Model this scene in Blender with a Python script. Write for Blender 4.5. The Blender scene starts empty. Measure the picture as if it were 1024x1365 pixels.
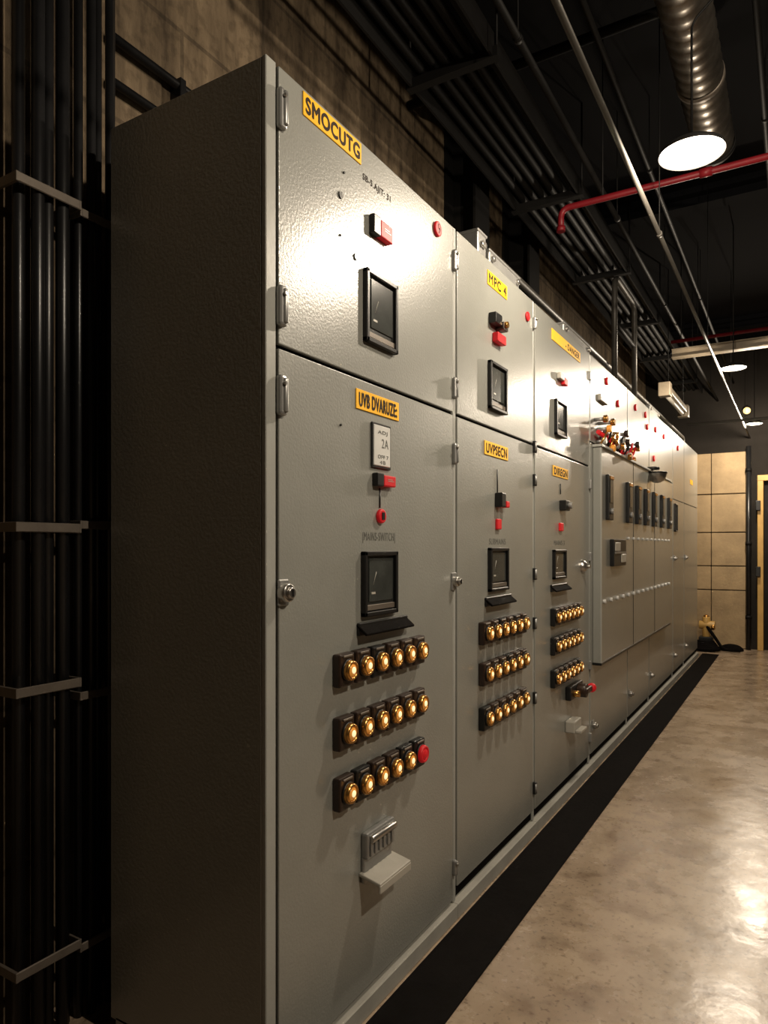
import bpy, bmesh, math, random
from mathutils import Vector, Matrix
random.seed(7)
SC = bpy.context.scene
COL = bpy.context.collection
SC.view_settings.view_transform='Standard'

# ------------------------------------------------------------------ materials
MATS = {}
def mat(name, col, rough=0.5, metal=0.0, var=0.0, vscale=4.0, bump=0.0, bscale=60.0,
        col2=None, emit=None, estr=0.0, coat=0.0, rvar=0.0, spec=0.5, stretch=(1,1,1)):
    m = bpy.data.materials.new(name); m.use_nodes = True
    nt = m.node_tree; b = nt.nodes['Principled BSDF']
    b.inputs['Base Color'].default_value = (*col, 1)
    b.inputs['Roughness'].default_value = rough
    b.inputs['Metallic'].default_value = metal
    b.inputs['Coat Weight'].default_value = coat
    b.inputs['Coat Roughness'].default_value = 0.20
    b.inputs['Specular IOR Level'].default_value = spec
    tc = nt.nodes.new('ShaderNodeTexCoord')
    mp = nt.nodes.new('ShaderNodeMapping'); mp.inputs['Scale'].default_value = stretch
    nt.links.new(tc.outputs['Object'], mp.inputs['Vector'])
    if var > 0 or col2:
        n = nt.nodes.new('ShaderNodeTexNoise'); n.inputs['Scale'].default_value = vscale
        n.inputs['Detail'].default_value = 8; n.inputs['Roughness'].default_value = 0.65
        nt.links.new(mp.outputs[0], n.inputs['Vector'])
        r = nt.nodes.new('ShaderNodeValToRGB')
        r.color_ramp.elements[0].position = 0.3; r.color_ramp.elements[1].position = 0.7
        if col2 is None:
            col2 = tuple(c*(1-var) for c in col)
        r.color_ramp.elements[0].color = (*col2, 1); r.color_ramp.elements[1].color = (*col, 1)
        nt.links.new(n.outputs['Fac'], r.inputs['Fac'])
        nt.links.new(r.outputs['Color'], b.inputs['Base Color'])
        if rvar > 0:
            mr = nt.nodes.new('ShaderNodeMapRange')
            mr.inputs['To Min'].default_value = rough-rvar; mr.inputs['To Max'].default_value = rough+rvar
            nt.links.new(n.outputs['Fac'], mr.inputs['Value'])
            nt.links.new(mr.outputs[0], b.inputs['Roughness'])
    if bump > 0:
        n2 = nt.nodes.new('ShaderNodeTexNoise'); n2.inputs['Scale'].default_value = bscale
        n2.inputs['Detail'].default_value = 4
        nt.links.new(mp.outputs[0], n2.inputs['Vector'])
        bp = nt.nodes.new('ShaderNodeBump'); bp.inputs['Strength'].default_value = bump
        bp.inputs['Distance'].default_value = 0.01
        nt.links.new(n2.outputs['Fac'], bp.inputs['Height'])
        nt.links.new(bp.outputs[0], b.inputs['Normal'])
        nt.links.new(bp.outputs[0], b.inputs['Coat Normal'])
    if emit:
        b.inputs['Emission Color'].default_value = (*emit, 1)
        b.inputs['Emission Strength'].default_value = estr
    MATS[name] = m
    return m

mat('grey_enamel', (0.262,0.266,0.242), 0.40, var=0.14, vscale=2.5, bump=0.09, bscale=140, rvar=0.05, coat=1.0)
mat('grey_enamel_edge', (0.35,0.355,0.33), 0.4, var=0.12, vscale=5, bump=0.04)
mat('plinth_paint', (0.38,0.37,0.33), 0.5, var=0.25, vscale=6)
mat('hinge_metal', (0.33,0.33,0.32), 0.35, 0.5, var=0.2, vscale=20)
mat('steel', (0.55,0.53,0.50), 0.3, 0.95, var=0.3, vscale=15)
mat('black_plastic', (0.010,0.010,0.010), 0.38, var=0.3, vscale=30, spec=.4)
mat('dark_plastic_brown', (0.030,0.016,0.010), 0.4, var=0.4, vscale=30)
mat('black_rubber', (0.006,0.005,0.0045), 0.85, var=0.5, vscale=9, bump=0.2, bscale=40, spec=.05)
mat('gauge_glass', (0.055,0.060,0.056), 0.15, var=0.5, vscale=9, coat=0.5)
mat('gauge_face', (0.030,0.032,0.030), 0.3, var=0.3, vscale=25)
mat('brass', (0.70,0.36,0.10), 0.26, 0.9, var=0.35, vscale=40)
mat('amber_lens', (0.90,0.36,0.06), 0.2, emit=(1.0,0.45,0.08), estr=0.15, var=0.3, vscale=60)
mat('amber_lens_core', (1.0,0.8,0.45), 0.2, emit=(1.0,0.80,0.45), estr=0.85)
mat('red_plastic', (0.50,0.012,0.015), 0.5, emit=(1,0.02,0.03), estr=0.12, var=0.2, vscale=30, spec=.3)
mat('yellow_label', (0.95,0.50,0.012), 0.5, var=0.12, vscale=18, spec=.3)
mat('label_ink', (0.02,0.010,0.004), 0.7, spec=.2)
mat('engraved_ink', (0.09,0.09,0.08), 0.6)
mat('white_tag', (0.62,0.62,0.60), 0.4, var=0.15, vscale=12)
mat('off_white_plastic', (0.42,0.40,0.35), 0.4, var=0.2, vscale=12)
mat('conduit_black', (0.016,0.016,0.017), 0.34, 0.2, var=0.6, vscale=8, stretch=(1,1,0.4))
mat('ceiling_conduit_paint', (0.007,0.0065,0.006), 0.6, 0.0, var=0.4, vscale=5, spec=.2)
mat('conduit_grey', (0.065,0.06,0.052), 0.45, 0.3, var=0.3, vscale=6, spec=.35)
mat('strap_metal', (0.20,0.17,0.14), 0.45, 0.4, var=0.3, vscale=14)
mat('red_pipe_paint', (0.11,0.004,0.007), 0.5, var=0.3, vscale=8, spec=.2)
mat('galvanised', (0.30,0.27,0.23), 0.36, 0.85, var=0.5, vscale=9, rvar=0.08)
mat('cream_paint', (0.34,0.28,0.20), 0.45, var=0.35, vscale=6)
mat('yellow_paint', (0.62,0.38,0.11), 0.45, var=0.25, vscale=6)
mat('lamp_housing', (0.02,0.019,0.018), 0.6, 0.0, var=0.2, spec=.2)
mat('lamp_diffuser', (0.9,0.88,0.8), 0.4, emit=(1.0,0.93,0.82), estr=12)
mat('bulb_orange', (0.9,0.6,0.2), 0.4, emit=(1.0,0.55,0.15), estr=4)
mat('end_wall_panel', (0.46,0.33,0.18), 0.7, col2=(0.26,0.185,0.10), vscale=3, bump=0.25, bscale=30)
mat('dark_wall', (0.018,0.015,0.012), 0.85, var=0.4, vscale=2, bump=0.2, bscale=20, spec=.2)
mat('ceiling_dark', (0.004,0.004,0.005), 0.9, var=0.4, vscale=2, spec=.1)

def wall_mat():
    m = bpy.data.materials.new('concrete_wall'); m.use_nodes=True
    nt=m.node_tree; b=nt.nodes['Principled BSDF']; L=nt.links.new
    b.inputs['Roughness'].default_value=.85; b.inputs['Specular IOR Level'].default_value=.25
    tc=nt.nodes.new('ShaderNodeTexCoord')
    mp=nt.nodes.new('ShaderNodeMapping'); mp.inputs['Scale'].default_value=(1,2.6,.45); L(tc.outputs['Object'],mp.inputs[0])
    n1=nt.nodes.new('ShaderNodeTexNoise'); n1.inputs['Scale'].default_value=3.5; n1.inputs['Detail'].default_value=10; n1.inputs['Roughness'].default_value=.7
    L(mp.outputs[0],n1.inputs['Vector'])
    r=nt.nodes.new('ShaderNodeValToRGB'); e=r.color_ramp.elements
    e[0].position=.34; e[0].color=(.045,.031,.018,1); e[1].position=.68; e[1].color=(.20,.148,.092,1)
    L(n1.outputs['Fac'],r.inputs['Fac'])
    n2=nt.nodes.new('ShaderNodeTexNoise'); n2.inputs['Scale'].default_value=28; n2.inputs['Detail'].default_value=6
    L(tc.outputs['Object'],n2.inputs['Vector'])
    r2=nt.nodes.new('ShaderNodeValToRGB'); e=r2.color_ramp.elements
    e[0].position=.36; e[0].color=(.35,.33,.3,1); e[1].position=.5; e[1].color=(1,1,1,1); L(n2.outputs['Fac'],r2.inputs['Fac'])
    mx=nt.nodes.new('ShaderNodeMixRGB'); mx.blend_type='MULTIPLY'; mx.inputs[0].default_value=.45
    L(r.outputs[0],mx.inputs[1]); L(r2.outputs[0],mx.inputs[2])
    sp=nt.nodes.new('ShaderNodeSeparateXYZ'); cb=nt.nodes.new('ShaderNodeCombineXYZ')
    L(tc.outputs['Object'],sp.inputs[0]); L(sp.outputs[1],cb.inputs[0]); L(sp.outputs[2],cb.inputs[1])
    bk=nt.nodes.new('ShaderNodeTexBrick'); bk.inputs['Scale'].default_value=1; bk.inputs['Brick Width'].default_value=.8; bk.inputs['Row Height'].default_value=.42
    bk.inputs['Mortar Size'].default_value=.008; bk.inputs['Color1'].default_value=(1,1,1,1); bk.inputs['Color2'].default_value=(.8,.8,.8,1); bk.inputs['Mortar'].default_value=(.3,.3,.3,1)
    L(cb.outputs[0],bk.inputs['Vector'])
    m2=nt.nodes.new('ShaderNodeMixRGB'); m2.blend_type='MULTIPLY'; m2.inputs[0].default_value=.6
    L(mx.outputs[0],m2.inputs[1]); L(bk.outputs[0],m2.inputs[2]); L(m2.outputs[0],b.inputs['Base Color'])
    bp=nt.nodes.new('ShaderNodeBump'); bp.inputs['Strength'].default_value=.8; bp.inputs['Distance'].default_value=.02
    L(mx.outputs[0],bp.inputs['Height']); L(bp.outputs[0],b.inputs['Normal'])
    MATS['concrete_wall']=m
wall_mat()

def floor_mat():
    m = bpy.data.materials.new('floor_concrete'); m.use_nodes = True
    nt = m.node_tree; b = nt.nodes['Principled BSDF']; L = nt.links.new
    tc = nt.nodes.new('ShaderNodeTexCoord')
    n1 = nt.nodes.new('ShaderNodeTexNoise'); n1.inputs['Scale'].default_value=2.6; n1.inputs['Detail'].default_value=10; n1.inputs['Roughness'].default_value=0.68
    n2 = nt.nodes.new('ShaderNodeTexNoise'); n2.inputs['Scale'].default_value=60; n2.inputs['Detail'].default_value=6
    n3 = nt.nodes.new('ShaderNodeTexNoise'); n3.inputs['Scale'].default_value=9; n3.inputs['Detail'].default_value=8
    for n in (n1,n2,n3): L(tc.outputs['Object'], n.inputs['Vector'])
    r = nt.nodes.new('ShaderNodeValToRGB'); e=r.color_ramp.elements
    e[0].position=0.3; e[0].color=(0.24,0.178,0.122,1); e[1].position=0.68; e[1].color=(0.42,0.325,0.232,1)
    L(n1.outputs['Fac'], r.inputs['Fac'])
    r2 = nt.nodes.new('ShaderNodeValToRGB'); e=r2.color_ramp.elements
    e[0].position=0.33; e[0].color=(0.35,0.31,0.27,1); e[1].position=0.43; e[1].color=(1,1,1,1)
    L(n2.outputs['Fac'], r2.inputs['Fac'])
    r3 = nt.nodes.new('ShaderNodeValToRGB'); e=r3.color_ramp.elements
    e[0].position=0.36; e[0].color=(0.55,0.50,0.46,1); e[1].position=0.5; e[1].color=(1,1,1,1)
    L(n3.outputs['Fac'], r3.inputs['Fac'])
    mx = nt.nodes.new('ShaderNodeMixRGB'); mx.blend_type='MULTIPLY'; mx.inputs[0].default_value=0.7
    L(r.outputs[0], mx.inputs[1]); L(r2.outputs[0], mx.inputs[2])
    m3 = nt.nodes.new('ShaderNodeMixRGB'); m3.blend_type='MULTIPLY'; m3.inputs[0].default_value=0.7
    L(mx.outputs[0], m3.inputs[1]); L(r3.outputs[0], m3.inputs[2]); L(m3.outputs[0], b.inputs['Base Color'])
    mr = nt.nodes.new('ShaderNodeMapRange'); mr.inputs['From Min'].default_value=0.3; mr.inputs['From Max'].default_value=0.7
    mr.inputs['To Min'].default_value=0.16; mr.inputs['To Max'].default_value=0.38
    L(n1.outputs['Fac'], mr.inputs['Value']); L(mr.outputs[0], b.inputs['Roughness'])
    bp = nt.nodes.new('ShaderNodeBump'); bp.inputs['Strength'].default_value=0.2; bp.inputs['Distance'].default_value=0.01
    L(n3.outputs['Fac'], bp.inputs['Height']); L(bp.outputs[0], b.inputs['Normal'])
    MATS['floor_concrete']=m
floor_mat()

# ------------------------------------------------------------------ builder
class Part:
    def __init__(self, name, parent=None):
        self.name=name; self.parent=parent; self.bm=bmesh.new(); self.slots=[]
    def _mi(self, m):
        if m not in self.slots: self.slots.append(m)
        return self.slots.index(m)
    def _merge(self, tmp, m, smooth=False, M=None):
        if M is not None: bmesh.ops.transform(tmp, matrix=M, verts=tmp.verts)
        i=self._mi(m)
        for f in tmp.faces: f.material_index=i; f.smooth=smooth
        me=bpy.data.meshes.new('tmp'); tmp.to_mesh(me); tmp.free()
        self.bm.from_mesh(me); bpy.data.meshes.remove(me)
    def box(self, x0,x1,y0,y1,z0,z1, m, bevel=0.0, seg=2, M=None):
        t=bmesh.new(); bmesh.ops.create_cube(t,size=1)
        for v in t.verts:
            v.co=Vector(((x0+x1)/2+v.co.x*(x1-x0),(y0+y1)/2+v.co.y*(y1-y0),(z0+z1)/2+v.co.z*(z1-z0)))
        if bevel>0:
            bmesh.ops.bevel(t, geom=list(t.edges), offset=bevel, segments=seg, profile=0.5, affect='EDGES')
        self._merge(t,m,False,M); return self
    def cyl(self, p0,p1,r,m,r2=None,seg=20,bevel=0.0):
        p0=Vector(p0);p1=Vector(p1); d=p1-p0
        if d.length<1e-6: return self
        t=bmesh.new(); bmesh.ops.create_cone(t,cap_ends=True,segments=seg,radius1=r,radius2=r if r2 is None else r2,depth=d.length)
        if bevel>0:
            ed=[e for e in t.edges if abs(e.verts[0].co.z-e.verts[1].co.z)<1e-6]
            bmesh.ops.bevel(t,geom=ed,offset=bevel,segments=2,profile=0.5,affect='EDGES')
        q=Vector((0,0,1)).rotation_difference(d.normalized()).to_matrix().to_4x4()
        sm=Matrix.Translation((p0+p1)/2)@q
        i=self._mi(m)
        bmesh.ops.transform(t,matrix=sm,verts=t.verts)
        for f in t.faces: f.material_index=i; f.smooth=(len(f.verts)==4)
        me=bpy.data.meshes.new('tmp'); t.to_mesh(me); t.free(); self.bm.from_mesh(me); bpy.data.meshes.remove(me)
        return self
    def dome(self, c, r, axis, m, sx=1.0, full=False):
        t=bmesh.new(); bmesh.ops.create_uvsphere(t,u_segments=20,v_segments=12,radius=r)
        if not full:
            bmesh.ops.delete(t,geom=[v for v in t.verts if v.co.z<-1e-5],context='VERTS')
        for v in t.verts: v.co.z*=sx
        q=Vector((0,0,1)).rotation_difference(Vector(axis).normalized()).to_matrix().to_4x4()
        self._merge(t,m,True,Matrix.Translation(c)@q); return self
    def tube(self, pts, r, m, seg=12, fillet=0.0):
        pts=[Vector(p) for p in pts]
        if fillet>0 and len(pts)>2:
            out=[pts[0]]
            for a,b,c in zip(pts,pts[1:],pts[2:]):
                u=(a-b).normalized(); w=(c-b).normalized()
                f=min(fillet,(a-b).length*.45,(c-b).length*.45)
                for k in range(7):
                    s=k/6; out.append((b+u*f)*(1-s)**2+b*2*s*(1-s)+(b+w*f)*s*s)
            out.append(pts[-1]); pts=out
        t=bmesh.new(); rings=[]
        up=None
        for k,p in enumerate(pts):
            d=((pts[min(k+1,len(pts)-1)]-pts[max(k-1,0)])).normalized()
            if up is None:
                up=Vector((0,0,1)) if abs(d.z)<0.9 else Vector((1,0,0))
            s=d.cross(up).normalized(); up=s.cross(d).normalized()
            rings.append([t.verts.new(p+r*(math.cos(2*math.pi*j/seg)*s+math.sin(2*math.pi*j/seg)*up)) for j in range(seg)])
        for A,B_ in zip(rings,rings[1:]):
            for j in range(seg):
                t.faces.new((A[j],A[(j+1)%seg],B_[(j+1)%seg],B_[j]))
        t.faces.new(rings[0][::-1]); t.faces.new(rings[-1])
        bmesh.ops.recalc_face_normals(t,faces=t.faces)
        self._merge(t,m,True); return self
    def revolve(self, prof, M, m, seg=32):
        t=bmesh.new(); rings=[]
        for r,z in prof:
            rings.append([t.verts.new((r*math.cos(2*math.pi*j/seg),r*math.sin(2*math.pi*j/seg),z)) for j in range(seg)])
        for A,B_ in zip(rings,rings[1:]):
            for j in range(seg): t.faces.new((A[j],A[(j+1)%seg],B_[(j+1)%seg],B_[j]))
        bmesh.ops.recalc_face_normals(t,faces=t.faces)
        self._merge(t,m,True,M); return self
    def text(self, body, y0,y1,z0,z1,x,m,bold=0.0):
        cu=bpy.data.curves.new('txt','FONT'); cu.body=body; cu.size=1; cu.extrude=0.02; cu.space_character=1.12
        ob=bpy.data.objects.new('txt',cu); COL.objects.link(ob)
        bpy.context.view_layer.update()
        dg=bpy.context.evaluated_depsgraph_get()
        me=bpy.data.meshes.new_from_object(ob.evaluated_get(dg))
        xs=[v.co.x for v in me.vertices]; ys=[v.co.y for v in me.vertices]
        w=max(xs)-min(xs); h=max(ys)-min(ys)
        i=self._mi(m)
        # heavy lettering: several slightly shifted copies of the glyph mesh
        shifts=[(0,0)] if bold<=0 else [(-bold,0),(bold,0),(0,bold),(0,-bold),(0,0)]
        k=(z1-z0)
        for q,(sy,sz) in enumerate(shifts):
            t=bmesh.new(); t.from_mesh(me)
            for v in t.verts:
                a=(v.co.x-min(xs))/w; b=(v.co.y-min(ys))/h
                v.co=Vector((x+(v.co.z*0.01)+q*.00004, y0+a*(y1-y0)+sy*k, z0+b*(z1-z0)+sz*k))
            for f in t.faces: f.material_index=i
            me2=bpy.data.meshes.new('t2'); t.to_mesh(me2); t.free(); self.bm.from_mesh(me2); bpy.data.meshes.remove(me2)
        bpy.data.objects.remove(ob); bpy.data.curves.remove(cu); bpy.data.meshes.remove(me)
        return self
    def done(self):
        me=bpy.data.meshes.new(self.name); self.bm.to_mesh(me); self.bm.free()
        for s in self.slots: me.materials.append(MATS[s])
        o=bpy.data.objects.new(self.name,me); COL.objects.link(o)
        if self.parent: o.parent=self.parent
        return o
def group(name):
    e=bpy.data.objects.new(name,None); e.empty_display_size=0.2; COL.objects.link(e); return e

# ------------------------------------------------------------------ room shell
XW=-0.74; ZC=3.7; YB=-3.0; YE=8.4; XR=3.0
Part('floor').box(XW-.1,XR+.1,YB-.1,YE+.1,-.1,0,'floor_concrete').done()
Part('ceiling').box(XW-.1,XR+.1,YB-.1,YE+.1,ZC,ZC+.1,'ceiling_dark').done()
Part('wall_left').box(XW-.1,XW,YB-.1,YE+.1,0,ZC,'concrete_wall').done()
Part('wall_right').box(XR,XR+.1,YB-.1,YE+.1,0,ZC,'dark_wall').done()
Part('wall_back').box(XW,XR,YB-.1,YB,0,ZC,'dark_wall').done()
w=Part('wall_end')
w.box(XW,XR,YE,YE+.1,0,ZC,'dark_wall')
zs=[0.0,0.72,1.02,1.44,1.92,2.44]
xs=[-.74,.05,.44]
for a,b in zip(xs,xs[1:]):
    for c,d in zip(zs,zs[1:]):
        w.box(a+.004,b-.004,YE-.03,YE,c+.006,d-.006,'end_wall_panel',.004,1)
for a,b in ((.86,1.5),(1.5,2.2),(2.2,3.0)):
    for c,d in zip(zs,zs[1:]):
        w.box(a+.004,b-.004,YE-.03,YE,c+.006,d-.006,'end_wall_panel',.004,1)
w.done()

Part('rubber_floor_mat').box(.022,.20,-.9,7.7,0,.006,'black_rubber',.002,1).done()

# ------------------------------------------------------------------ cabinets
TOP=2.33; SEAM=1.70; BACK=-.525
def hinge(p,y,z,s=1.0):
    p.box(-.004,.014,y-.013*s,y+.013*s,z-.046*s,z+.046*s,'hinge_metal',.008,3)
    p.cyl((.012,y+.003,z-.038*s),(.012,y+.003,z+.038*s),.008*s,'hinge_metal',seg=12,bevel=.003)
    p.cyl((.014,y-.004,z+.025*s),(.022,y-.004,z+.025*s),.004,'steel',seg=8)
def latch(p,y,z,r=.018):
    p.box(-.002,.006,y-.018,y+.018,z-.03,z+.03,'hinge_metal',.003,1)
    p.cyl((0,y,z),(.022,y,z),r,'steel',bevel=.003)
    p.cyl((.022,y,z),(.030,y,z),r*.6,'steel',bevel=.002)
    p.box(.029,.032,y-.002,y+.002,z-.008,z+.008,'black_plastic')
def window(p,y0,y1,z0,z1,strip=True,face=True):
    f=.012
    p.box(0,.016,y0,y1,z1-f,z1,'black_plastic',.002,1); p.box(0,.016,y0,y1,z0,z0+f,'black_plastic',.002,1)
    p.box(0,.016,y0,y0+f,z0,z1,'black_plastic',.002,1); p.box(0,.016,y1-f,y1,z0,z1,'black_plastic',.002,1)
    p.box(0,.005,y0+f,y1-f,z0+f,z1-f,'gauge_face')
    if face:
        yy0,yy1,a,b=y0+f*2.6,y1-f*1.6,z0+(z1-z0)*.22,z1-f*1.6
        p.box(.005,.008,yy0,yy1,a,b,'gauge_glass',.001,1)
        p.box(.008,.0088,yy0+.01,yy0+.03,a+.02,a+.026,'off_white_plastic')
        p.cyl((.0075,yy0+.02,a+.045),(.0085,yy0+.035,a+.08),.0008,'off_white_plastic',seg=6)
    if strip:
        p.box(.005,.010,y0+f,y1-f,z0+f+.003,z0+f+.018,'strap_metal',.001,1)
def shelf(p,y0,y1,z):
    M=Matrix.Translation((0,0,z))@Matrix.Rotation(math.radians(38),4,'Y')
    p.box(-.002,.040,y0,y1,-.004,.004,'black_rubber',.002,1,M=M)
    p.box(0,.010,y0,y1,z-.028,z+.006,'black_plastic',.002,1)
def button(p,y,z,kind):
    p.box(0,.024,y-.033,y+.033,z-.042,z+.042,'dark_plastic_brown' if random.random()<.6 else 'black_plastic',.005,2)
    p.cyl((.024,y,z),(.030,y,z),.028,'black_plastic',seg=20,bevel=.002)
    RMx=Matrix.Translation((.029,y,z))@Matrix.Rotation(math.pi/2,4,'Y')
    p.revolve([(.0255,0),(.0265,.004),(.0255,.008),(.0235,.013),(.0195,.014),(.0175,.011),(.0165,.008)],RMx,'red_plastic' if kind=='r' else 'brass',24)
    lens='red_plastic' if kind=='r' else 'amber_lens'
    p.dome((.037,y,z),.0172,(1,0,0),lens,.5)
    if kind!='r': p.dome((.0430,y-.001,z+.001),.0092,(1,0,0),'amber_lens_core',.45)
    p.box(.024,.027,y-.02,y+.02,z+.032,z+.038,'strap_metal',.001,1)
def label(p,y0,y1,z0,z1,txt,pad=.06):
    p.box(0,.003,y0,y1,z0,z1,'yellow_label',.001,1)
    if txt:
        w=y1-y0;h=z1-z0
        p.text(txt,y0+w*pad,y1-w*pad,z0+h*.17,z1-h*.17,.0032,'label_ink',.055)
def lamp_switch(p,y0,z0,w=.095,h=.05):
    p.box(0,.018,y0,y0+w*.36,z0,z0+h,'black_plastic',.003,2)
    p.box(0,.018,y0+w*.36,y0+w,z0+.002,z0+h-.004,'red_plastic',.003,2)
    p.box(.018,.0186,y0+w*.55,y0+w*.88,z0+h*.44,z0+h*.48,'off_white_plastic'); p.box(.018,.0186,y0+w*.55,y0+w*.80,z0+h*.56,z0+h*.60,'off_white_plastic')

def cabinet(y0,y1,first=False,door=None,door_top=TOP-.006):
    g=group('electrical_cabinet')
    b=Part('body',g)
    b.box(BACK,-.014,y0,y1,.04,TOP,'grey_enamel',.004,1)
    b.box(BACK+.02,.012,y0,y1,.0,.052,'plinth_paint',.003,1)
    d0,d1=door
    b.box(-.016,-.003,y0,d0-.006,.055,TOP,'grey_enamel_edge',.002,1)
    if y1-d1>.012: b.box(-.016,-.003,d1+.006,y1,.055,TOP,'grey_enamel_edge',.002,1)
    b.box(-.0145,-.011,d0-.006,d1+.006,.06,TOP-.004,'black_rubber')
    b.done()
    return g

# ---- cabinet A
g=cabinet(-.04,.918,door=(0,.905))
Part('upper_door',g).box(-.012,0,0,.905,SEAM+.005,TOP-.004,'grey_enamel',.0025,2).done()
Part('lower_door',g).box(-.012,0,0,.905,.068,SEAM-.005,'grey_enamel',.0025,2).done()
p=Part('hinges',g)
for z in (2.229,1.789,1.590): hinge(p,.004,z,1.0)
latch(p,.012,1.149,.021)
for z in (2.213,1.785,1.565): hinge(p,.908,z,.8)
latch(p,.905,1.137,.017); hinge(p,.905,.178,.6)
p.done()
p=Part('gauges',g)
window(p,.345,.51,1.80,1.995); window(p,.335,.51,1.066,1.24); p.done()
p=Part('gauge_shelf',g); shelf(p,.315,.575,1.046); p.done()
p=Part('labels',g)
label(p,.085,.335,2.262,2.318,'SMOCUTG',.04); label(p,.31,.535,1.615,1.668,'UVB DVARUZE:')
p.text('SB-5.AJIT: 31',.345,.49,2.225,2.247,.0005,'label_ink',.02)
p.text('|MAINS-SWITCH|',.345,.515,1.262,1.292,.0005,'engraved_ink',.0)
p.box(0,.006,.384,.484,1.468,1.592,'black_plastic',.002,1)
p.box(.002,.008,.390,.478,1.474,1.586,'white_tag',.002,1)
p.text('ADJ',.41,.46,1.56,1.572,.0084,'engraved_ink',.02); p.text('2A',.43,.465,1.525,1.55,.0084,'engraved_ink',.0)
p.text('OFF 7',.41,.465,1.495,1.505,.0084,'engraved_ink',.02); p.text('4B',.42,.45,1.480,1.490,.0084,'engraved_ink',.0)
p.done()
p=Part('controls',g)
lamp_switch(p,.375,2.098,.10,.052); lamp_switch(p,.392,1.418,.10,.036)
p.cyl((0,.431,1.337),(.012,.431,1.337),.020,'red_plastic',bevel=.004); p.box(.012,.014,.424,.438,1.327,1.347,'black_plastic')
p.cyl((.001,.431,1.36),(.001,.431,1.415),.0025,'black_plastic',seg=6)
p.cyl((0,.78,2.268),(.010,.78,2.268),.024,'red_plastic',bevel=.004); p.text('9',.772,.79,2.252,2.284,.0102,'label_ink')
for (y,z,r) in ((.24,2.141,.009),(.255,2.205,.003),(.31,2.01,.009),(.24,2.04,.003),(.24,1.56,.003)):
    p.cyl((0,y,z),(.004,y,z),r,'black_plastic',seg=12)
p.done()
p=Part('indicator_buttons',g)
for r,z in enumerate((.943,.785,.635)):
    for c in range(6): button(p,.238+c*.0775,z,'r' if (r==2 and c==5) else 'a')
p.done()
p=Part('pull_handle',g)
p.box(0,.022,.335,.480,.425,.495,'hinge_metal',.006,2)
for k in range(6): p.box(.022,.028,.345+k*.022,.353+k*.022,.432,.488,'hinge_metal',.002,1)
p.cyl((.026,.345,.478),(.026,.470,.478),.010,'steel',bevel=.003)
M=Matrix.Translation((0,0,.388))@Matrix.Rotation(math.radians(12),4,'Y')
p.box(0,.068,.325,.490,-.005,.005,'off_white_plastic',.003,2,M=M)
p.box(0,.012,.335,.480,.36,.43,'hinge_metal',.003,1)
p.box(.062,.068,.325,.490,.352,.374,'off_white_plastic',.002,1)
p.done()

# ---- cabinet B
g=cabinet(.918,1.728,door=(.938,1.716))
Part('upper_door',g).box(-.012,0,.938,1.716,SEAM+.005,TOP-.004,'grey_enamel',.0025,2).done()
Part('lower_door',g).box(-.012,0,.938,1.716,.10,SEAM-.005,'grey_enamel',.0025,2).done()
p=Part('gauges',g)
window(p,1.205,1.375,1.77,1.95); window(p,1.205,1.39,1.085,1.25); p.done()
p=Part('gauge_shelf',g); shelf(p,1.175,1.43,1.06); p.done()
p=Part('labels',g)
label(p,1.20,1.40,2.232,2.286,'MPC 4'); label(p,1.172,1.41,1.595,1.647,'UVPSECN')
p.text('SUBMAINS',1.22,1.39,1.262,1.285,.0005,'engraved_ink'); p.done()
p=Part('controls',g)
p.box(0,.03,1.215,1.28,2.09,2.13,'black_plastic',.003,2); p.box(.0,.035,1.28,1.33,2.08,2.11,'dark_plastic_brown',.004,2)
p.cyl((.03,1.30,2.10),(.045,1.30,2.10),.012,'brass')
p.box(0,.025,1.25,1.335,2.03,2.065,'red_plastic',.004,2)
p.cyl((0,1.635,2.234),(.01,1.635,2.234),.02,'red_plastic',bevel=.004)
p.cyl((.001,1.30,1.46),(.001,1.30,1.55),.003,'black_plastic',seg=6)
p.box(0,.030,1.275,1.32,1.405,1.46,'black_plastic',.004,2); p.box(0,.030,1.325,1.36,1.405,1.43,'red_plastic',.004,2)
p.box(0,.012,1.28,1.32,1.32,1.36,'red_plastic',.003,1); p.done()
p=Part('indicator_buttons',g)
for z in (.938,.790,.628):
    for c in range(6): button(p,1.150+c*.078,z,'a')
p.done()
p=Part('hinges',g)
for z in (1.69,1.545,1.135,.92,.594,.20):
    p.box(-.003,.014,1.714,1.736,z-.026,z+.026,'black_plastic',.004,2)
    p.cyl((.012,1.72,z-.02),(.012,1.72,z+.02),.006,'hinge_metal',seg=8)
hinge(p,1.722,2.23,.6); p.done()

# ---- cabinet C
g=cabinet(1.728,2.672,door=(1.745,2.655))
Part('upper_door',g).box(-.012,0,1.745,2.655,SEAM+.005,TOP-.004,'grey_enamel',.0025,2).done()
Part('lower_door',g).box(-.012,0,1.745,2.655,.10,SEAM-.005,'grey_enamel',.0025,2).done()
p=Part('gauges',g)
window(p,2.02,2.19,1.786,1.957); window(p,1.99,2.18,1.10,1.24); p.done()
p=Part('gauge_shelf',g); shelf(p,1.96,2.21,1.07); p.done()
p=Part('labels',g)
label(p,1.98,2.47,2.228,2.281,None); p.text('- DANGER',2.2,2.45,2.24,2.27,.0032,'label_ink',.04)
label(p,2.0,2.245,1.59,1.64,'DIREGN'); p.text('MAINS 3',2.02,2.19,1.262,1.285,.0005,'engraved_ink'); p.done()
p=Part('controls',g)
p.box(0,.02,2.06,2.13,2.06,2.09,'off_white_plastic',.004,2); p.box(0,.02,2.13,2.19,2.045,2.08,'red_plastic',.004,2)
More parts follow.
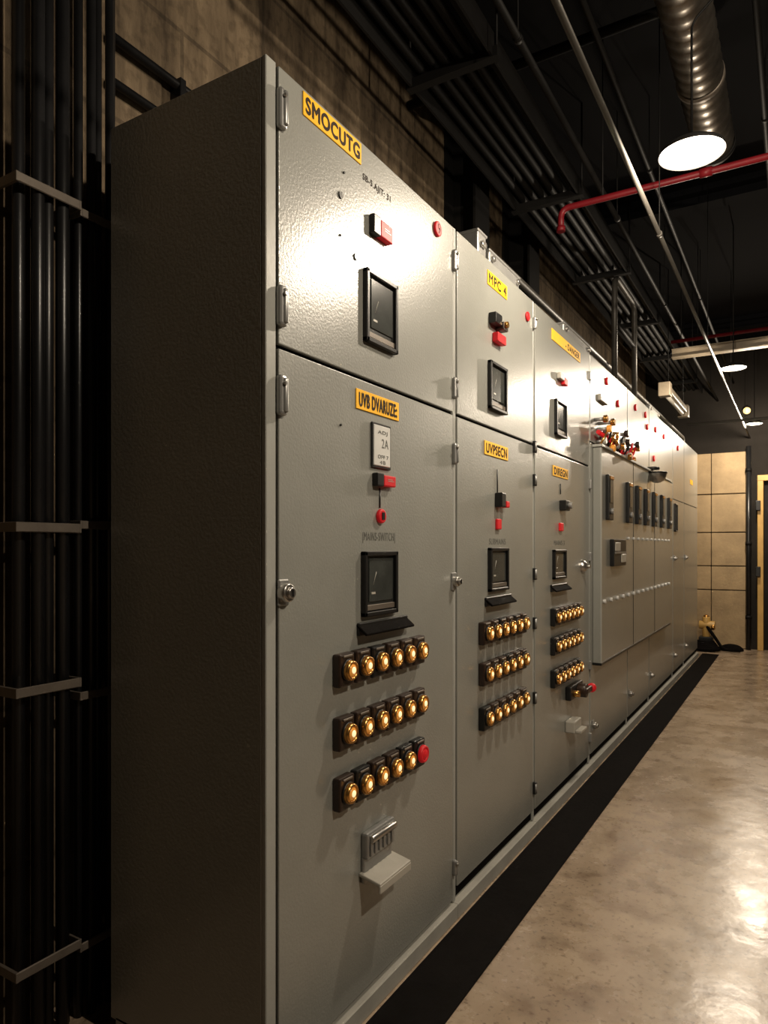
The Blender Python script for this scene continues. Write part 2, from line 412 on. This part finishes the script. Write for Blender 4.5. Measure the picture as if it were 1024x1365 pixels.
p.box(0,.035,2.10,2.17,1.43,1.48,'black_plastic',.004,2); p.cyl((.03,2.15,1.455),(.05,2.15,1.455),.016,'hinge_metal',bevel=.003)
p.cyl((.001,2.12,1.51),(.001,2.12,1.56),.003,'black_plastic',seg=6)
p.box(0,.012,2.09,2.14,1.33,1.37,'red_plastic',.003,1)
p.dome((0,2.51,1.15),.035,(1,0,0),'steel',.9); p.cyl((.03,2.51,1.15),(.045,2.51,1.15),.01,'steel')
p.done()
p=Part('indicator_buttons',g)
for z in (.924,.788,.636):
    for c in range(6): button(p,1.99+c*.077,z,'a')
p.done()
p=Part('isolator_handle',g)
p.box(0,.03,2.20,2.42,.49,.56,'black_plastic',.006,2)
p.cyl((.03,2.33,.525),(.075,2.33,.525),.035,'dark_plastic_brown',bevel=.004)
p.box(.06,.085,2.30,2.42,.510,.540,'dark_plastic_brown',.008,2); p.dome((.075,2.42,.525),.024,(0,1,0),'red_plastic',1,True)
p.cyl((.02,2.25,.52),(.06,2.25,.52),.016,'brass')
p.box(0,.05,2.20,2.32,.33,.39,'off_white_plastic',.006,2); p.box(.05,.08,2.20,2.31,.335,.350,'off_white_plastic',.003,1)
p.done()
p=Part('hinges',g)
for z in (2.2,1.6,1.2,.6,.2): p.box(-.003,.014,2.652,2.670,z-.025,z+.025,'hinge_metal',.004,2)
p.done()

# ---- distribution sections (rest of the run)
secs=[(2.672,3.65),(3.65,4.44),(4.44,5.62),(5.62,6.35),(6.35,7.43)]
for i,(a,b) in enumerate(secs):
    d=(a+.014,b-.010)
    g=cabinet(a,b,door=d)
    seam=1.84 if i<3 else 1.70
    Part('upper_door',g).box(-.012,0,d[0],d[1],seam+.004,TOP-.004,'grey_enamel',.0025,2).done()
    Part('lower_door',g).box(-.012,0,d[0],d[1],.10,seam-.004,'grey_enamel',.0025,2).done()
    p=Part('controls',g)
    dots=[[(3.05,2.25),(3.35,2.17)],[(3.9,2.24),(4.27,2.25),(4.34,2.17)],[(4.7,2.2),(5.1,2.2),(4.62,1.96)],[(5.9,2.2)],[]][i]
    for (y,z) in dots: p.cyl((0,y,z),(.014,y,z),.024,'red_plastic',bevel=.004)
    if i==0: p.box(0,.02,2.85,3.02,2.10,2.14,'off_white_plastic',.004,2)
    if i==4: p.box(0,.003,6.8,7.0,1.93,1.98,'yellow_label')
    if i==3: window(p,5.70,5.83,1.40,1.66,False,False)
    latch(p,d[0]+.05,.25,.02)
    if i>2: latch(p,d[0]+.05,1.15,.02)
    p.done()

# surface mounted meter board over the distribution sections
g=group('meter_board')
p=Part('enclosure',g)
X0=.045
p.box(.0005,X0,2.735,5.15,.60,1.82,'grey_enamel',.004,2)
for y in (3.62,4.42): p.box(X0-.001,X0+.0015,y-.003,y+.003,.60,1.82,'black_rubber')
p.box(.0005,X0+.012,2.725,5.16,1.815,1.83,'grey_enamel_edge',.002,1)
p.box(.0005,X0+.006,2.725,5.16,.590,.604,'black_plastic',.002,1)
p.box(X0-.002,X0+.004,2.735,2.752,.60,1.82,'grey_enamel_edge',.001,1)
p.done()
p=Part('meters',g)
for y in (2.90,3.44,3.74,4.04,4.36,4.70,5.06):
    z0,z1=1.41,1.67
    p.box(X0,X0+.022,y-.055,y+.055,z0,z1,'black_plastic',.004,2)
    p.box(X0+.022,X0+.025,y-.038,y+.038,z0+.10,z1-.03,'gauge_face')
    p.cyl((X0+.02,y,z0+.05),(X0+.035,y,z0+.05),.018,'hinge_metal',bevel=.002)
    p.box(X0+.02,X0+.028,y-.04,y+.04,z1-.026,z1-.008,'brass',.001,1)
p.box(X0,X0+.025,2.95,3.28,1.14,1.30,'black_plastic',.004,2)
p.box(X0+.025,X0+.03,2.97,3.10,1.23,1.28,'off_white_plastic',.002,1); p.box(X0+.025,X0+.03,3.13,3.26,1.16,1.21,'off_white_plastic',.002,1)
p.box(X0+.025,X0+.03,2.97,3.26,1.215,1.225,'hinge_metal')
p.done()
p=Part('fixings',g)
for k in range(15):
    y=2.80+k*.162
    p.cyl((X0,y,.945),(X0+.014,y,.945),.012,'white_tag',bevel=.002)
    if k>3: p.cyl((X0,y,1.31),(X0+.012,y,1.31),.009,'white_tag',bevel=.002)
p.done()
p=Part('terminal_cluster',g)
for k in range(26):
    y=2.75+random.random()*.95; z=1.845+random.random()*.15-(y-2.75)*.03; x=.02+random.random()*.05
    m=random.choice(['red_plastic','brass','amber_lens','brass','dark_plastic_brown','off_white_plastic'])
    p.cyl((.0,y,z),(x,y,z),.010,'hinge_metal',seg=8)
    p.cyl((x,y,z),(x+.025,y,z),.021,m,seg=14,bevel=.004)
for k in range(9):
    y=2.78+k*.1
    p.tube([(.03,y,1.83),(.06,y+.03,1.90),(.05,y+.10,1.95),(.02,y+.14,1.88),(.02,y+.15,1.83)],.006,random.choice(['red_plastic','brass','black_plastic']),8,.03)
p.cyl((.03,2.74,1.90),(.03,3.72,1.86),.012,'red_plastic')
p.done()
p=Part('dome_beacon',g)
p.cyl((.06,4.25,1.83),(.06,4.25,1.85),.05,'black_plastic',bevel=.004)
p.dome((.09,4.25,1.80),.07,(0,0,-1),'steel',1.0); p.cyl((.09,4.25,1.80),(.09,4.25,1.812),.074,'black_plastic',bevel=.003)
p.done()

# ------------------------------------------------------------------ top-of-cabinet gear
def jbox(y0,y1,h,x0=-.11,x1=-.02,m='hinge_metal'):
    p=Part('junction_box')
    p.box(x0,x1,y0,y1,TOP,TOP+h,m,.006,2)
    p.box(x0-.004,x1+.004,y0-.004,y1+.004,TOP+h-.012,TOP+h,m,.003,1)
    p.cyl((x1,y0+.03,TOP+h*.5),(x1+.012,y0+.03,TOP+h*.5),.012,'steel',bevel=.002)
    p.cyl((x1,y1-.03,TOP+h*.5),(x1+.012,y1-.03,TOP+h*.5),.012,'steel',bevel=.002)
    p.done()
jbox(1.16,1.24,.10); jbox(1.27,1.60,.065)
jbox(2.25,2.75,.06); jbox(4.6,5.0,.06)
p=Part('cable_trough')
p.box(-.30,-.16,1.66,7.4,TOP+.10,TOP+.115,'ceiling_conduit_paint')
p.box(-.167,-.16,1.66,7.4,TOP+.10,TOP+.16,'conduit_grey'); p.box(-.30,-.293,1.66,7.4,TOP+.10,TOP+.15,'ceiling_conduit_paint')
for y in [1.7+.95*k for k in range(7)]:
    p.box(-.185,-.155,y,y+.03,TOP,TOP+.11,'ceiling_conduit_paint'); p.box(-.30,-.275,y,y+.03,TOP,TOP+.11,'ceiling_conduit_paint')
p.tube([(-.14,1.62,TOP+.0),(-.14,1.62,TOP+.18),(-.14,7.35,TOP+.18),(-.14,7.35,TOP+.0)],.018,'conduit_grey',12,.05)
p.done()
p=Part('pipe_loop')
p.tube([(-.09,3.68,TOP+.0),(-.09,3.68,3.12),(-.09,4.35,3.12),(-.09,4.35,TOP+.0)],.020,'conduit_grey',12,.1)
p.tube([(-.09,3.68,2.80),(-.09,4.35,2.80)],.014,'ceiling_conduit_paint')
p.done()
p=Part('batten_light')
p.box(-.04,.04,5.2,6.3,2.60,2.66,'cream_paint',.01,2); p.cyl((0,5.15,2.585),(0,6.32,2.585),.018,'off_white_plastic')
p.box(-.05,.05,5.14,5.24,2.56,2.68,'cream_paint',.008,2); p.box(-.05,.05,6.26,6.36,2.56,2.68,'cream_paint',.008,2)
for y in (5.3,6.2): p.cyl((0.01,y,2.66),(0.01,y,ZC),.004,'ceiling_conduit_paint',seg=8)
p.done()

# ------------------------------------------------------------------ conduits on left wall
p=Part('conduit_riser')
for y,x,r in ((-.205,-.655,.015),(-.170,-.63,.016),(-.135,-.645,.015),(-.100,-.635,.016),(-.072,-.66,.009)):
    p.cyl((x,y,0),(x,y,ZC),r,'conduit_black',seg=14)
for z in (.22,.90,1.30,2.14,3.1):
    p.box(-.612,-.606,-.235,-.068,z-.012,z+.012,'strap_metal',.002,1)
    p.box(XW,-.606,-.240,-.232,z-.012,z+.012,'strap_metal',.001,1); p.box(XW,-.606,-.070,-.064,z-.012,z+.012,'strap_metal',.001,1)
p.done()
p=Part('conduit_riser')
for y,x,r in ((-.040,-.655,.012),(-.012,-.64,.012),(.018,-.655,.012),(.046,-.64,.012),(.07,-.66,.008)):
    p.cyl((x,y,0),(x,y,ZC),r,'conduit_black',seg=14)
for z in (.20,.86,1.31,2.13,3.1):
    p.box(-.622,-.616,-.056,.068,z-.011,z+.011,'strap_metal',.002,1)
    p.box(XW,-.616,-.061,-.055,z-.011,z+.011,'strap_metal',.001,1); p.box(XW,-.616,.064,.070,z-.011,z+.011,'strap_metal',.001,1)
p.done()
p=Part('wall_conduit')
for z,r in ((2.73,.014),(2.60,.013)):
    p.cyl((-.71,.10,z),(-.71,2.3,z),r,'conduit_black')
for y in (.35,1.6): p.box(XW,-.692,y,y+.025,2.58,2.75,'conduit_black',.002,1)
p.done()

for y in (2.35,3.25):
    p=Part('steel_column')
    p.box(-.56,-.545,y,y+.20,0,ZC,'ceiling_conduit_paint'); p.box(XW,XW+.015,y,y+.20,0,ZC,'ceiling_conduit_paint')
    p.box(XW,-.55,y+.092,y+.108,0,ZC,'ceiling_conduit_paint'); p.done()

# ------------------------------------------------------------------ ceiling services
p=Part('cable_tray')
for k,x in enumerate((-.36,-.305,-.25,-.195,-.14,-.085)):
    p.cyl((x,-2.9,3.25+(k%2)*.01),(x,8.3,3.25+(k%2)*.01),.019,'ceiling_conduit_paint',seg=14)
p.box(-.41,-.40,-2.9,8.3,3.19,3.29,'ceiling_conduit_paint'); p.box(-.05,-.04,-2.9,8.3,3.19,3.29,'ceiling_conduit_paint')
for k in range(9):
    y=-2.4+k*1.25
    p.box(-.43,-.02,y,y+.04,3.185,3.225,'ceiling_conduit_paint')
    p.cyl((-.42,y+.02,3.2),(-.42,y+.02,ZC),.005,'ceiling_conduit_paint',seg=8); p.cyl((-.03,y+.02,3.2),(-.03,y+.02,ZC),.005,'ceiling_conduit_paint',seg=8)
p.done()
def hung_pipe(name,x,z,y0,y1,r,m,n=5):
    p=Part(name); p.cyl((x,y0,z),(x,y1,z),r,m,seg=16)
    for k in range(n):
        y=y0+(y1-y0)*(k+.5)/n
        p.cyl((x,y,z),(x,y,ZC),.0025,'ceiling_conduit_paint',seg=6); p.cyl((x,y-.012,z),(x,y+.012,z),r+.003,m,seg=16)
    p.done()
hung_pipe('hanging_conduit',.48,2.60,-.8,YE,.0095,'conduit_grey')
hung_pipe('hanging_conduit',.30,3.30,-2.9,YE,.012,'ceiling_conduit_paint')
hung_pipe('hanging_conduit',.85,3.40,-2.9,YE,.014,'ceiling_conduit_paint')
hung_pipe('hanging_conduit',.12,3.10,.4,YE,.014,'ceiling_conduit_paint')
p=Part('cross_conduit')
p.cyl((XW+.01,1.92,3.53),(XR-.01,1.92,3.53),.022,'ceiling_conduit_paint')
for x in (-.5,1.2,2.6): p.box(x,x+.03,1.90,1.94,3.52,ZC,'ceiling_conduit_paint')
p.done()
p=Part('cross_conduit')
p.cyl((.0,6.6,2.53),(XR-.01,6.6,2.53),.015,'conduit_grey')
for x in (.9,2.6): p.cyl((x,6.6,2.53),(x,6.6,ZC),.004,'ceiling_conduit_paint',seg=6)
p.done()
p=Part('sprinkler_pipe')
p.tube([(XR-.01,2.13,2.90),(-.0,2.13,2.90),(-.0,2.13,2.80)],.015,'red_pipe_paint',14,.07)
p.cyl((0,2.13,2.79),(0,2.13,2.815),.021,'red_pipe_paint')
p.cyl((.62,2.13,2.90),(.67,2.13,2.90),.020,'red_pipe_paint')
for x in (.2,1.6): p.cyl((x,2.13,2.9),(x,2.13,ZC),.0025,'ceiling_conduit_paint',seg=6)
p.done()
p=Part('sprinkler_pipe')
p.tube([(.10,4.85,2.93),(XR-.01,4.85,2.93)],.014,'red_pipe_paint',14)
for x in (.3,1.6): p.cyl((x,4.85,2.93),(x,4.85,ZC),.0025,'ceiling_conduit_paint',seg=6)
p.done()
p=Part('steel_beam')
p.box(.08,XR-.01,5.0,5.08,2.84,2.85,'cream_paint',.002,1); p.box(.08,XR-.01,5.0,5.08,2.905,2.915,'cream_paint',.002,1); p.box(.08,XR-.01,5.033,5.047,2.845,2.91,'cream_paint')
for x in (.15,1.6,2.8): p.cyl((x,5.04,2.91),(x,5.04,ZC),.004,'ceiling_conduit_paint',seg=8)
p.done()
for y in (-.6,3.9,7.0):
    p=Part('roof_beam'); p.box(XW,XR,y,y+.16,3.66,ZC,'ceiling_dark'); p.box(XW,XR,y+.07,y+.09,3.6,3.67,'ceiling_dark'); p.box(XW,XR,y+.02,y+.14,3.585,3.60,'ceiling_dark'); p.done()
p=Part('ventilation_duct')
prof=[]; R0=.092
L=4.7; n=int(L/.018)
for k in range(n+1):
    prof.append((R0+(.006 if k%4==2 else 0.0),k*.018))
RM=Matrix.Rotation(-math.pi/2,4,'X')
p.revolve(prof,Matrix.Translation((.615,-1.9,3.36))@RM,'galvanised',40)
for yy in (-1.2,.6,2.2):
    p.cyl((.615,yy,3.45),(.615,yy,ZC),.006,'ceiling_conduit_paint',seg=8)
    p.revolve([(R0+.003,-.015),(R0+.010,-.015),(R0+.010,.015),(R0+.003,.015)],Matrix.Translation((.615,yy,3.36))@RM,'strap_metal',32)
p.revolve([(R0+.006,2.806-.03),(R0+.012,2.806-.03),(R0+.012,2.806),(R0-.02,2.806),(R0-.025,2.72),(.001,2.72)],Matrix.Translation((.615,0,3.36))@RM,'ceiling_conduit_paint',32)
p.done()

# ------------------------------------------------------------------ lamps
def lamp(x,y,z,power,r=.10,col=(1.0,.85,.665),jog=0.0,drop=.04):
    g=group('pendant_lamp')
    p=Part('shade',g)
    p.revolve([(.001,.035),(r*.7,.032),(r*1.0,.012),(r*1.03,0),(r*1.02,-.003),(r*.99,.002)],Matrix.Translation((x,y,z)),'lamp_housing',40)
    if jog: p.tube([(x,y,z+.03),(x,y,z+.45),(x+jog,y,z+.55),(x+jog,y,ZC)],.004,'ceiling_conduit_paint',8,.03)
    else: p.cyl((x,y,z+.03),(x,y,ZC),.004,'ceiling_conduit_paint',seg=10)
    p.done()
    p=Part('diffuser',g); p.dome((x,y,z+.003),r*.985,(0,0,-1),'lamp_diffuser',.13); p.done()
    l=bpy.data.lights.new('bulb','POINT'); l.energy=power; l.color=col; l.shadow_soft_size=.035
    o=bpy.data.objects.new('bulb',l); o.location=(x,y,z-drop-.012); COL.objects.link(o); o.parent=g
lamp(.678,1.387,2.61,80,r=.105,jog=.12); lamp(.567,4.69,2.62,85,.09); lamp(.575,7.45,2.62,95,.08)
lamp(2.15,-.10,2.95,165,.10)  # added fill light, out of view: evens out the doors and lifts the side
g=group('wall_bulkhead_lamp')
p=Part('fitting',g); p.cyl((.45,YE,2.93),(.45,YE-.05,2.93),.05,'lamp_housing'); p.dome((.45,YE-.05,2.93),.04,(0,-1,0),'bulb_orange',1.2); p.done()

# ------------------------------------------------------------------ end of aisle
p=Part('drain_pipe'); p.cyl((.47,YE-.08,0),(.47,YE-.08,2.49),.028,'conduit_black')
for z in (.4,1.3,2.2): p.cyl((.47,YE-.08,z-.02),(.47,YE-.08,z+.02),.036,'ceiling_conduit_paint'); p.box(.46,.48,YE-.06,YE,z-.01,z+.01,'ceiling_conduit_paint')
p.done()
p=Part('door_frame_trim')
p.box(.565,.63,YE-.09,YE,0,2.06,'yellow_paint',.006,2); p.box(.78,.84,YE-.09,YE,0,2.06,'yellow_paint',.006,2); p.box(.565,.84,YE-.09,YE,2.06,2.13,'yellow_paint',.004,1)
for z in (.9,1.7): p.box(.55,.60,YE-.14,YE-.09,z,z+.12,'black_plastic',.005,2)
p.done()
p=Part('hose_reel')
c=Vector((.02,8.05,.22))
for k in range(5):
    rr=.16-k*.018
    pts=[(c.x+rr*math.cos(a*math.pi/12),c.y+.02*k-.1+rr*.5*math.sin(a*math.pi/12),.03+.018*k) for a in range(25)]
    p.tube(pts,.02,'black_rubber',10)
p.box(-.06,.10,8.05,8.18,0,.16,'black_plastic',.01,2)
p.cyl((.02,8.12,.14),(.02,8.12,.40),.045,'yellow_paint',bevel=.005); p.cyl((-.06,8.12,.30),(.12,8.12,.30),.05,'yellow_paint',bevel=.006)
p.cyl((.10,8.12,.33),(.10,8.05,.26),.02,'brass'); p.dome((.02,8.12,.40),.035,(0,0,1),'brass',.8)
p.tube([(.02,8.1,.30),(.12,8.0,.18),(.22,7.95,.03),(.40,8.0,.025)],.018,'black_rubber',10,.06)
p.done()
p=Part('floor_sack')
p.dome((.29,8.18,0),.14,(0,0,1),'black_rubber',.55)
p.done()

# ------------------------------------------------------------------ world + camera
wd=bpy.data.worlds.new('world'); SC.world=wd; wd.use_nodes=True
wd.node_tree.nodes['Background'].inputs[0].default_value=(.02,.018,.016,1); wd.node_tree.nodes['Background'].inputs[1].default_value=.3
cd=bpy.data.cameras.new('camera'); co=bpy.data.objects.new('camera',cd); COL.objects.link(co)
cd.sensor_fit='VERTICAL'; cd.sensor_height=36; cd.lens=36*920/1365
cd.shift_y=(730-682.5)/1365
cd.clip_start=.02
co.location=(.994,-1.199,1.25); co.rotation_euler=(math.radians(90),0,math.radians(31))
SC.camera=co
